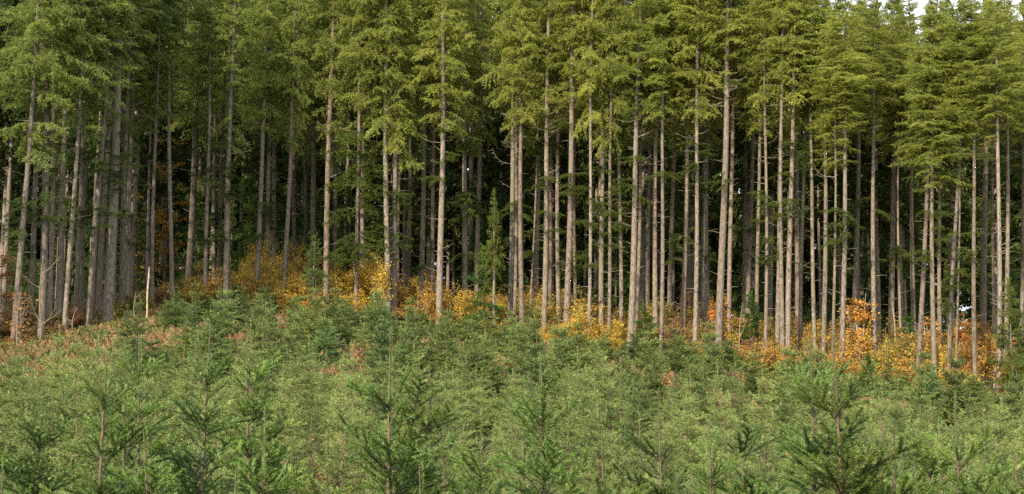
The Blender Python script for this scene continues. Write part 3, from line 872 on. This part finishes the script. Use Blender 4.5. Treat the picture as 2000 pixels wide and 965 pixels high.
def maple(px, by, ty, D, wid, leaves, col, label, seed, leaf=0.16, zlow=0.35, sx=1.0, stem=(1, 0.97, 0.9, 0.15)):
    r = np.random.default_rng(seed)
    p = at(px, by, D)
    z0 = gz(p[0], D)
    H = at(px, ty, D)[2] - z0
    root = empty('maple_tree', (p[0], D, z0), label, 'tree', 'maples in autumn colour')
    tk, lf = Geo(), Geo()
    tips = []
    for k in range(5):
        a = r.uniform(0, 6.28)
        t = np.linspace(0, 1, 9)
        rr = wid * r.uniform(0.1, 0.55)
        hh = H * r.uniform(0.75, 0.98)
        pts = np.stack([rr * math.cos(a) * t ** 1.4 * sx + 0.05 * np.sin(4 * t + k) * t, rr * math.sin(a) * t ** 1.4 + 0.05 * np.cos(5 * t + k) * t, -0.2 + (hh + 0.2) * t], -1)
        tk.tube(pts, np.linspace(0.012 + 0.006 * H, 0.006, 9), 6)
        for j in range(13):
            q = r.uniform(zlow, 0.98)
            p0 = np.array([np.interp(q, t, pts[:, i]) for i in range(3)])
            a2 = r.uniform(0, 6.28)
            l = wid * r.uniform(0.35, 0.8) * (1.15 - 0.75 * max(0, q - 0.3))
            d = np.array([math.cos(a2) * sx, math.sin(a2), r.uniform(-0.05, 0.45)]) * l
            tw = np.array([p0, p0 + d * 0.5 + [0, 0, 0.05], p0 + d])
            tk.tube(tw, [0.012, 0.008, 0.004], 4)
            tips.append(tw)
    per = leaves // len(tips)
    for tw in tips:
        q = r.uniform(0.25, 1.1, per)
        P = np.stack([np.interp(q, [0, 0.5, 1], tw[:, i]) for i in range(3)], -1) + r.normal(0, 0.13, (per, 3)) * [1, 1, 0.45]
        Dd = r.normal(0, 1, (per, 3)); Dd[:, 2] = Dd[:, 2] * 0.35 - 0.3
        L = leaf * r.uniform(0.6, 1.3, per)
        lf.blades(P, Dd, r.normal(0, 0.4, (per, 3)) + np.array([0, -0.25, 1.0]), L, L * r.uniform(0.7, 1.0, per), np.clip(0.55 + r.normal(0, 0.13) + r.normal(0, 0.18, per), 0, 1), belly=0.5)
    put('trunk', tk.build('trunk', [M_STEM], smooth=True), root, color=stem)
    put('crown', lf.build('crown', [M_LEAF]), root, color=(*col, 1))
    return root


maple(1680, 690, 562, 57.6, 1.1, 1500, (0.64, 0.33, 0.06), 'bright orange maple with pale stems at the forest foot', 1, leaf=0.125)
maple(1815, 690, 612, 58.5, 0.8, 600, (0.70, 0.36, 0.05), 'small orange maple behind the right-leaning trunk', 2, leaf=0.13)
maple(1880, 705, 600, 60, 1.2, 1200, (0.68, 0.30, 0.05), 'wide orange maple bush in shade on the right', 3, leaf=0.13, zlow=0.2)
maple(1404, 660, 588, 62, 0.7, 700, (0.66, 0.24, 0.04), 'narrow red-orange maple behind the stub-ringed trunk', 4, leaf=0.13)
maple(322, 560, 190, 80, 1.9, 3400, (0.44, 0.23, 0.03), 'tall golden maple glowing deep in the shaded left wood', 5, leaf=0.15, zlow=0.15, stem=(0.3, 0.26, 0.22, 0.1), sx=0.8)
maple(268, 560, 250, 77, 0.7, 900, (0.50, 0.31, 0.035), 'narrow yellow maple between trunks on the shaded left', 6, leaf=0.14, zlow=0.2, stem=(0.3, 0.26, 0.22, 0.1))
maple(8, 600, 470, 64, 1.5, 1100, (0.34, 0.18, 0.05), 'rust-orange maple at the far left edge', 7, leaf=0.17, zlow=0.2)
maple(42, 650, 560, 51, 0.8, 240, (0.44, 0.22, 0.06), 'thin sparse maple with few orange leaves by leftmost trunk', 8, leaf=0.13, zlow=0.2, stem=(0.4, 0.36, 0.3, 0.2))


def bare_sapling(px, by, ty, D, lean, nbr, label, seed):
    r = np.random.default_rng(seed)
    p = at(px, by, D)
    z0 = gz(p[0], D)
    H = at(px, ty, D)[2] - z0
    t = Geo()
    q = np.linspace(0, 1, 9)
    pts = np.stack([lean * H * q + 0.04 * np.sin(7 * q), 0.03 * np.cos(6 * q), -0.2 + (H + 0.2) * q], -1)
    t.tube(pts, np.linspace(0.035, 0.008, 9), 6)
    for k in range(nbr):
        s = r.uniform(0.2, 0.9)
        p0 = np.array([np.interp(s, q, pts[:, i]) for i in range(3)])
        d = np.array([r.choice([-1, 1]) * r.uniform(0.4, 1), r.normal(0, 0.4), r.uniform(0.2, 0.8)]) * r.uniform(0.5, 1.4) * H / 4
        t.tube([p0, p0 + d * 0.5, p0 + d + [0, 0, 0.15]], [0.016, 0.011, 0.005], 5)
    o = put('bare_sapling', t.build('bare_sapling', [M_STEM], smooth=True), None, (p[0], D, z0), color=(0.5, 0.46, 0.40, 0.3))
    tag(o, label, 'sapling', 'leafless saplings at the forest foot')


bare_sapling(28, 700, 560, 50, 0.06, 3, 'leafless grey sapling leaning against the leftmost trunk', 1)
bare_sapling(76, 690, 500, 50.5, 0.0, 7, 'leafless branching sapling on the shaded left slope', 2)
bare_sapling(137, 680, 600, 52.5, 0.12, 4, 'small leafless sapling leaning right on left slope', 3)
bare_sapling(263, 612, 570, 55, 0.0, 2, 'thin bare stick sapling just left of the pale snag', 4)
bare_sapling(1438, 676, 590, 57.5, 0.1, 4, 'thin bare sapling stem among rusty shrubs right of centre', 5)


# ------------------------------------------------------------------ the planted saplings
def sap_shoot(b, r, p0, d, L, n, nl, nw, T, up, m=0):
    """one shoot: needles all round a short twig"""
    s = (np.arange(n) + r.uniform(0, 1, n)) / n
    P = p0 + d * (s * L)[:, None]
    a = np.arange(n) * 2.4 + r.normal(0, 0.5, n)
    u = unit(np.cross(d, up)); v = np.cross(u, d)
    rad = np.cos(a)[:, None] * u + np.sin(a)[:, None] * v * 0.75
    D = rad * 0.8 + d * r.uniform(0.5, 1.0, n)[:, None]
    N = np.cross(D, r.normal(0, 1, (n, 3)))
    b.blades(P, D, N, nl * r.uniform(0.75, 1.15, n) * (1 - 0.25 * s ** 4), nw, np.clip(T + 0.12 * s + r.normal(0, 0.07, n), 0, 1), m, belly=0.4)


def sap_bough(r, L, per_m, nl, nw, side_step=0.055, young=False):
    """a bough along +X rising a little at the tip; slot 0 needles, slot 1 twig bark"""
    b = Geo()
    q = np.linspace(0, 1, 7)
    bend = r.uniform(0.02, 0.14)
    sw = r.normal(0, 0.05)
    axis = lambda t: np.stack([L * t, sw * L * t * t, L * bend * (t * t - 0.35 * t)], -1)
    b.tube(axis(q), np.linspace(0.0035 + 0.005 * L, 0.0018, 7), 4, 0.5, 1)
    up = np.array([0, 0, 1.0])
    tone = r.normal(0, 0.08)
    sap_shoot(b, r, axis(np.array(0.45)), unit(axis(np.array(1.0)) - axis(np.array(0.45))), L * 0.57, int(per_m * L * 0.57) + 3, nl, nw, 0.6 + tone, up)
    sap_shoot(b, r, axis(np.array(0.12)), unit(axis(np.array(0.5)) - axis(np.array(0.12))), L * 0.36, int(per_m * L * 0.25) + 2, nl, nw, 0.4 + tone, up)
    t, sd = 0.16, 1
    while t < 0.93 and not young:
        p0 = axis(np.array(t))
        l = (0.50 * L * (1 - t) + 0.08) * r.uniform(0.6, 1.15)
        an = sd * math.radians(r.uniform(36, 60))
        d = unit(np.array([math.cos(an), math.sin(an), r.uniform(-0.05, 0.40)]))
        b.tube([p0, p0 + d * l], [0.0022, 0.0012], 3, 0.5, 1)
        sap_shoot(b, r, p0, d, l, int(per_m * l) + 3, nl, nw, 0.5 + tone + 0.2 * t, up)
        if l > 0.24:                                          # second order
            for k in range(int(l / 0.085)):
                s = r.uniform(0.25, 0.8)
                a3 = an + r.choice([-1, 1]) * math.radians(r.uniform(35, 55))
                d3 = unit(np.array([math.cos(a3), math.sin(a3), r.uniform(-0.05, 0.3)]))
                l3 = r.uniform(0.05, 0.11)
                sap_shoot(b, r, p0 + d * l * s, d3, l3, int(per_m * l3) + 2, nl, nw, 0.5 + tone, up)
        t += side_step / L * r.uniform(0.7, 1.3)
        sd = -sd
    return b.arrays()


rs = np.random.default_rng(9)
NEAR_B = []
for L, yg in ((0.22, True), (0.32, False), (0.45, False), (0.45, False), (0.62, False), (0.62, False), (0.8, False)):
    arr = sap_bough(rs, L, 640, 0.0255, 0.0066, side_step=0.055, young=yg)
    b = Geo(); b.put(arr)
    NEAR_B.append((L, b.build('bough', [M_HERO, M_TWIG])))
MID_B = [(L, sap_bough(rs, L, 170, 0.038, 0.017, side_step=0.07)) for L in (0.25, 0.4, 0.4, 0.6, 0.6, 0.8, 0.8)]
FAR_B = [(L, sap_bough(rs, L, 60, 0.062, 0.016, side_step=0.12)) for L in (0.3, 0.5, 0.5, 0.75, 0.75)]


def sap_layout(r, H, W):
    """boughs of a young fir: (height, azimuth, pitch, length), whorl by whorl from the leader down"""
    out = []
    z = H - r.uniform(0.34, 0.52)
    az = r.uniform(0, 6.28)
    k = 0
    while z > 0.12:
        f = (H - z) / H
        L = W * (0.20 + 1.0 * min(1, f / 0.85))
        for j in range(int(r.integers(6, 10))):
            a = az + 6.283 * j / 7 + r.normal(0, 0.25)
            out.append((z + r.normal(0, 0.03), a, math.radians(max(12, 48 - 55 * f) + r.normal(0, 9)), L * r.uniform(0.65, 1.15)))
        step = r.uniform(0.24, 0.36) * (1.2 if f < 0.25 else 1)
        for j in range(int(r.integers(7, 12))):              # smaller boughs between the whorls
            out.append((z - step * r.uniform(0.15, 0.9), r.uniform(0, 6.28), math.radians(max(12, 44 - 48 * f) + r.normal(0, 12)), L * r.uniform(0.4, 0.75)))
        z -= step
        az += 1.1
        k += 1
    return out


def sap_stem(r, H, sides=6):
    t = Geo()
    q = np.linspace(0, 1, 10)
    ph = r.uniform(0, 6.28)
    pts = np.stack([0.012 * np.sin(5 * q + ph), 0.012 * np.cos(4 * q + ph), -0.1 + (H + 0.1) * q], -1)
    t.tube(pts, np.linspace(0.010 + 0.007 * H, 0.0028, 10), sides)
    return t


def sap_mesh(r, H, W, bank, nl, nw, per_m):
    f = Geo()
    for z, a, p, L in sap_layout(r, H, W):
        bl, arr = pick(bank, L, r)
        f.put(arr, rotz(a) @ roty(p) @ rotx(r.normal(0, 0.2)), L / bl, (0, 0, z), r.normal(0, 0.07))
    sap_shoot(f, r, np.array([0, 0, H - 0.42]), np.array([0, 0, 1.0]), 0.42, int(per_m * 0.42), nl, nw, 0.6, np.array([0, 1.0, 0]))
    return f


SAP_H = 2.0
MID_S = []
for k in range(8):
    f = sap_mesh(rs, SAP_H, rs.uniform(0.55, 0.75), MID_B, 0.042, 0.011, 95)
    MID_S.append((f.build('foliage', [M_SAP, M_TWIG]), sap_stem(rs, SAP_H).build('stem', [M_TWIG], smooth=True)))
FAR_S = []
for k in range(5):
    f = sap_mesh(rs, SAP_H, rs.uniform(0.55, 0.75), FAR_B, 0.062, 0.016, 60)
    st = sap_stem(rs, SAP_H, 3).arrays()
    f.put((st[0], st[1], st[2], np.ones(len(st[1]), int)))
    FAR_S.append(f.arrays())
NEARFAR_B = [(L, sap_bough(rs, L, 95, 0.046, 0.011, side_step=0.10)) for L in (0.3, 0.5, 0.5, 0.75, 0.75)]
NEARFAR_S = []
for k in range(4):
    f = sap_mesh(rs, SAP_H, rs.uniform(0.5, 0.68), NEARFAR_B, 0.046, 0.011, 95)
    st = sap_stem(rs, SAP_H, 4).arrays()
    f.put((st[0], st[1], st[2], np.ones(len(st[1]), int)))
    NEARFAR_S.append(f.arrays())
lead = Geo()
sap_shoot(lead, rs, np.array([0, 0, 0.0]), np.array([0, 0, 1.0]), 0.5, 170, 0.027, 0.0042, 0.6, np.array([0, 1.0, 0]))
LEAD = lead.build('leader', [M_HERO])


def sap_tint(r, y):
    b = r.normal(0, 0.15)
    h = r.normal(0, 0.07)
    return (1.0 + b + h, 1.0 + b, 1.0 + b - h * 0.8, 0.15)


def hero(x, y, H, W, label, group=None, lean=0.0):
    r = rs
    root = empty('fir_sapling', (x, y, gz(x, y)), label, 'sapling', group)
    root.rotation_euler = (r.normal(0, 0.02), lean + r.normal(0, 0.015), 0)
    tint = tuple(c * 0.95 for c in sap_tint(r, y)[:3]) + (0.15,)
    put('stem', sap_stem(r, H).build('stem', [M_TWIG], smooth=True), root, color=(1, 1, 1, 0.15))
    lay = [b for b in sap_layout(r, H, W) if b[0] > H - 1.65]  # lower boughs shed in the shade
    lay.sort(key=lambda b: -b[0])
    lop, thin = r.uniform(0, 6.28), r.uniform(0.0, 0.12)
    for z, a, p, L in lay[:98]:
        if r.random() < thin: continue
        L *= 1 + 0.22 * math.cos(a - lop)
        d = np.array([abs(b[0] - L) for b in NEAR_B])
        bl, me = NEAR_B[int(r.choice(np.argsort(d, kind='stable')[:2]))]
        s = L / bl
        put('bough', me, root, (0, 0, z), quat(rotz(a) @ roty(p) @ rotx(r.normal(0, 0.2))), (s, s, s), tint)
    put('leader', LEAD, root, (0, 0, H - 0.49), scale=(1, 1, 1), color=tint)


SAP_XY = []
HEROES = [  # px, top y, depth, spread, label
 (165, 690, 8.0, 0.75, 'tall young fir with bare brown stem at front left'),
 (275, 655, 10.0, 0.8, 'tall dense young fir second from the left in front'),
 (375, 640, 10.5, 0.8, 'tall dark young fir with long leader left of centre'),
 (515, 660, 11.5, 0.85, 'tall young fir with slim leader below the mossy pair'),
 (770, 640, 7.5, 0.85, 'tallest front young fir with long bare leader near centre'),
 (737, 690, 9.0, 0.8, 'young fir just behind the tallest front one, left side'),
 (850, 715, 9.0, 0.7, 'young fir with tufted top right of the tallest front one'),
 (1075, 690, 7.0, 0.85, 'broad upright young fir in the middle of the foreground'),
 (1022, 738, 10.5, 0.65, 'slim young fir behind the broad middle one'),
 (1290, 762, 9.5, 0.75, 'young fir with open top right of the middle foreground'),
 (1385, 822, 7.6, 0.7, 'low bushy young fir in the right middle foreground'),
 (1480, 760, 9.2, 0.75, 'slim young fir left of the big right pair'),
 (1580, 664, 7.4, 0.95, 'big spreading young fir, left of the right front pair'),
 (1652, 640, 7.0, 0.95, 'big spreading young fir with dark leader, right of front pair'),
 (1800, 790, 8.6, 0.75, 'young fir with thin stem between right pair and edge'),
 (1886, 768, 8.0, 0.75, 'young fir with straight brown stem near the right edge'),
 (1975, 868, 6.6, 0.85, 'low dark young fir cut by the bottom right corner'),
 (350, 835, 7.5, 0.8, 'slim low young fir with thin leader at front left'),
 (250, 770, 8.4, 0.85, 'bushy dark young fir low in the front left'),
 (640, 842, 7.4, 0.7, 'low young fir with thin stem left of the tallest front one'),
 (510, 795, 7.8, 0.85, 'dark bushy young fir low in front left of centre'),
 (930, 800, 7.8, 0.8, 'low spreading young fir left of the broad middle one'),
 (1200, 842, 7.2, 0.8, 'low bushy young fir right of the broad middle one'),
 (60, 760, 9.0, 0.8, 'grey-green young fir at the left edge of the foreground'),
 (1720, 830, 7.4, 0.8, 'low bushy young fir right of the big right pair'),
 (40, 900, 6.5, 0.8, 'low young fir cut by the bottom left corner'),
 (450, 905, 6.6, 0.8, 'low leafy young fir on the bottom edge, left of centre'),
 (850, 905, 6.5, 0.8, 'low leafy young fir on the bottom edge, under the tufted one'),
 (1290, 905, 6.6, 0.8, 'low leafy young fir on the bottom edge, right of centre'),
 (1840, 905, 6.6, 0.8, 'low leafy young fir on the bottom edge near right corner'),
]
for px, ty, D, W, lab in HEROES:
    p = at(px, ty, D)
    hero(p[0], D, p[2] - gz(p[0], D), W * 0.92, lab, 'young firs standing out in the foreground', rs.normal(0, 0.03))
    SAP_XY.append((p[0], D))
GRP = 'young firs close to the camera'
for k in range(1500):                                         # the rest of the near rows, same build
    y = rs.uniform(5.4, 12.5)
    x = rs.uniform(-0.46, 0.46) * y
    if len(SAP_XY) > 100 or not far_enough(x, y, SAP_XY, 0.68): continue
    SAP_XY.append((x, y))
    H = min(rs.uniform(1.9, 2.7), ZC - (830 - 690) / F_PX * y + rs.uniform(-0.25, 0.1))
    hero(x, y, H, rs.uniform(0.65, 0.85), 'low young fir filling in between the taller front ones', GRP)

# farther rows: one object each while they stay distinct, then one mass
def zone_label(px, y, hill):
    if not hill: return 'young fir in the crowded flat rows behind the front ones', 'young firs in the flat rows'
    if px < 700: return 'young fir on the grassy knoll below the yellow thicket', 'young firs on the knoll'
    if px < 1300: return 'young fir on the slope below the central trunks', 'young firs on the central slope'
    return 'young fir in the far rows before the orange shrubs on right', 'young firs before the right wood'


def add_mid(x, y, H, W):
    px = px_of(x, y)
    lab, grp = zone_label(px, y, y > 34)
    root = empty('fir_sapling', (x, y, gz(x, y)), lab, 'sapling', grp)
    fo, st = MID_S[int(rs.integers(8))]
    root.rotation_euler = (rs.normal(0, 0.03), rs.normal(0, 0.03), rs.uniform(0, 6.28))
    s = H / SAP_H
    put('stem', st, root, scale=(s, s, s), color=(1, 1, 1, 0.2))
    c = sap_tint(rs, y)
    k = 0.95 if y > 34 else 1.1
    put('foliage', fo, root, scale=(W, W, s), color=(c[0] * k * (1.06 if y > 34 else 1.05), c[1] * k, c[2] * k, 0.15))


GAPS = [(px, y, (px - 1000) / F_PX * y, rad) for px, y, rad in ((655, 38, 0.9), (405, 50, 1.3), (598, 57, 1.4), (330, 45, 1.5), (1700, 44, 1.2), (960, 46, 1.1),
        (1230, 47, 1.7), (1490, 48, 1.6), (850, 52, 1.5), (1090, 54, 1.6), (520, 47, 1.3), (1380, 40, 1.3), (1860, 46, 1.4), (740, 44, 1.4))]


def in_gap(x, y, k=1.0):
    """small openings in the plantation where dead bracken shows"""
    return any(((x - gx_) / (r_ * k)) ** 2 + ((y - gy_) / (r_ * 2.4 * k)) ** 2 < 1 for _, gy_, gx_, r_ in GAPS)


def bare_left(x, y):
    """the shaded brushy slope at the left, where nothing was planted"""
    px = px_of(x, y)
    return px < 330 and y > 36 + max(0, px - 220) * 0.12


n = 0
for k in range(9000):
    if n >= 300: break
    if n < 185:
        y = 36 + 29 * rs.random() ** 0.9
    else:
        y = rs.uniform(12, 34)
    x = rs.uniform(-0.44, 0.44) * y
    if bare_left(x, y) or in_gap(x, y, 1.25): continue
    px = px_of(x, y)
    D = float(edge_at(px))
    if y > D - 1.0: continue
    if not far_enough(x, y, SAP_XY, 1.6 if y > 34 else 1.35): continue
    SAP_XY.append((x, y))
    n += 1
    if y > 34: add_mid(x, y, rs.uniform(1.5, 2.8) * (0.56 if y > D - 6 else (0.8 if y > D - 10 else 1)), rs.uniform(0.95, 1.3))
    else: add_mid(x, y, rs.uniform(1.4, 2.25), rs.uniform(0.85, 1.15))
mass = Geo()
n = 0
for k in range(20000):
    if n >= 500: break
    y = 9 + 45 * rs.random() ** 1.35
    x = rs.uniform(-0.47, 0.47) * y
    if bare_left(x, y) or in_gap(x, y, 1.25) or y > float(edge_at(px_of(x, y))) - 2 or not far_enough(x, y, SAP_XY, 0.85): continue
    SAP_XY.append((x, y))
    n += 1
    H = rs.uniform(1.3, 2.6) if y < 34 else rs.uniform(0.8, 1.7) * (0.6 if y > float(edge_at(px_of(x, y))) - 8 else 1)
    arr = NEARFAR_S[int(rs.integers(4))] if y < 23 else FAR_S[int(rs.integers(5))]
    mass.put(arr, rotz(rs.uniform(0, 6.28)), np.array([1.05, 1.05, H / SAP_H]) * rs.uniform(0.75, 1.05), (x, y, gz(x, y)), rs.normal(0, 0.27))
tag(put('sapling_mass', mass.build('sapling_mass', [M_SAP, M_TWIG]), color=(1.2, 1.12, 1.1, 0.2)), 'crowded mass of young firs filling the field between the rows', 'saplings', kind='stuff')  # paler tint paints hazy light over the middle of the field

# ------------------------------------------------------------------ ground cover: ferns, grass and dead bracken
def cover(name, label, n_tuft, where, pal, h, seed):
    r = np.random.default_rng(seed)
    out = {}
    P, D, N, L, W, T, C = [], [], [], [], [], [], []
    cnt = 0
    while cnt < n_tuft:
        x, y = where(r)
        if x is None: continue
        cnt += 1
        k = int(r.integers(7, 13))
        a = r.uniform(0, 6.28, k)
        sp = r.uniform(0.25, 0.9, k)
        P.append(np.stack([x + r.normal(0, 0.08, k), y + r.normal(0, 0.08, k), np.full(k, gz(x, y) - 0.02)], -1))
        D.append(np.stack([np.cos(a) * sp, np.sin(a) * sp, np.ones(k)], -1))
        N.append(r.normal(0, 1, (k, 3)))
        L.append(h * r.uniform(0.5, 1.2, k)); W.append(r.uniform(0.03, 0.09, k))
        T.append(np.full(k, r.uniform(0, 1)))
    b = Geo()
    P, D, N, L, W, T = [np.concatenate(q) for q in (P, D, N, L, W, T)]
    b.blades(P, D, N, L, W, T)
    # side leaflets along each frond
    for s in (0.35, 0.5, 0.65, 0.8):
        for sg in (-1, 1):
            Dn = unit(D)
            Sd = unit(np.cross(Dn, N))
            b.blades(P + Dn * (L * s)[:, None], Dn * 0.5 + Sd * sg + r.normal(0, 0.2, D.shape), r.normal(0, 1, D.shape), L * 0.28 * (1.2 - s), 0.05, np.clip(T + r.normal(0, 0.1, len(T)), 0, 1))
    m = leaf_mat(name + '_leaves', pal[0], pal[1], transl=0.2, use_obj=False)
    tag(put(name, b.build(name, [m])), label, 'undergrowth', kind='stuff')


def field(r):
    y = 6 + 60 * r.random()
    x = r.uniform(-0.46, 0.46) * y
    if y > float(edge_at(px_of(x, y))) + 1: return None, None
    return x, y


def patches(r):
    for _ in range(30):
        y = 12 + 52 * r.random()
        x = r.uniform(-0.46, 0.46) * y
        if y > float(edge_at(px_of(x, y))) + 2: continue
        if bare_left(x, y) and r.random() < 0.9: return x, y
        if in_gap(x, y): return x, y
        if r.random() < 0.25 and math.sin(x * 0.7 + 2 * math.sin(y * 0.21)) * math.sin(y * 0.33 + x * 0.2) > 0.45: return x, y
    return None, None


def left_slope(r):
    y = r.uniform(38, 60)
    x = (r.uniform(-80, 360) - 1000) / F_PX * y
    return (x, y) if bare_left(x, y) else (None, None)


cover('green_undergrowth', 'green ferns and grass growing between the young firs', 3200, field, ((0.06, 0.085, 0.02), (0.16, 0.17, 0.05)), 0.42, 1)
cover('bracken', 'dead reddish brown bracken lying in patches over the slope', 1900, patches, ((0.17, 0.095, 0.05), (0.33, 0.19, 0.09)), 0.6, 2)
cover('fern_cover', 'green ferns scattered over the shaded left slope', 800, left_slope, ((0.06, 0.09, 0.02), (0.13, 0.16, 0.04)), 0.6, 3)
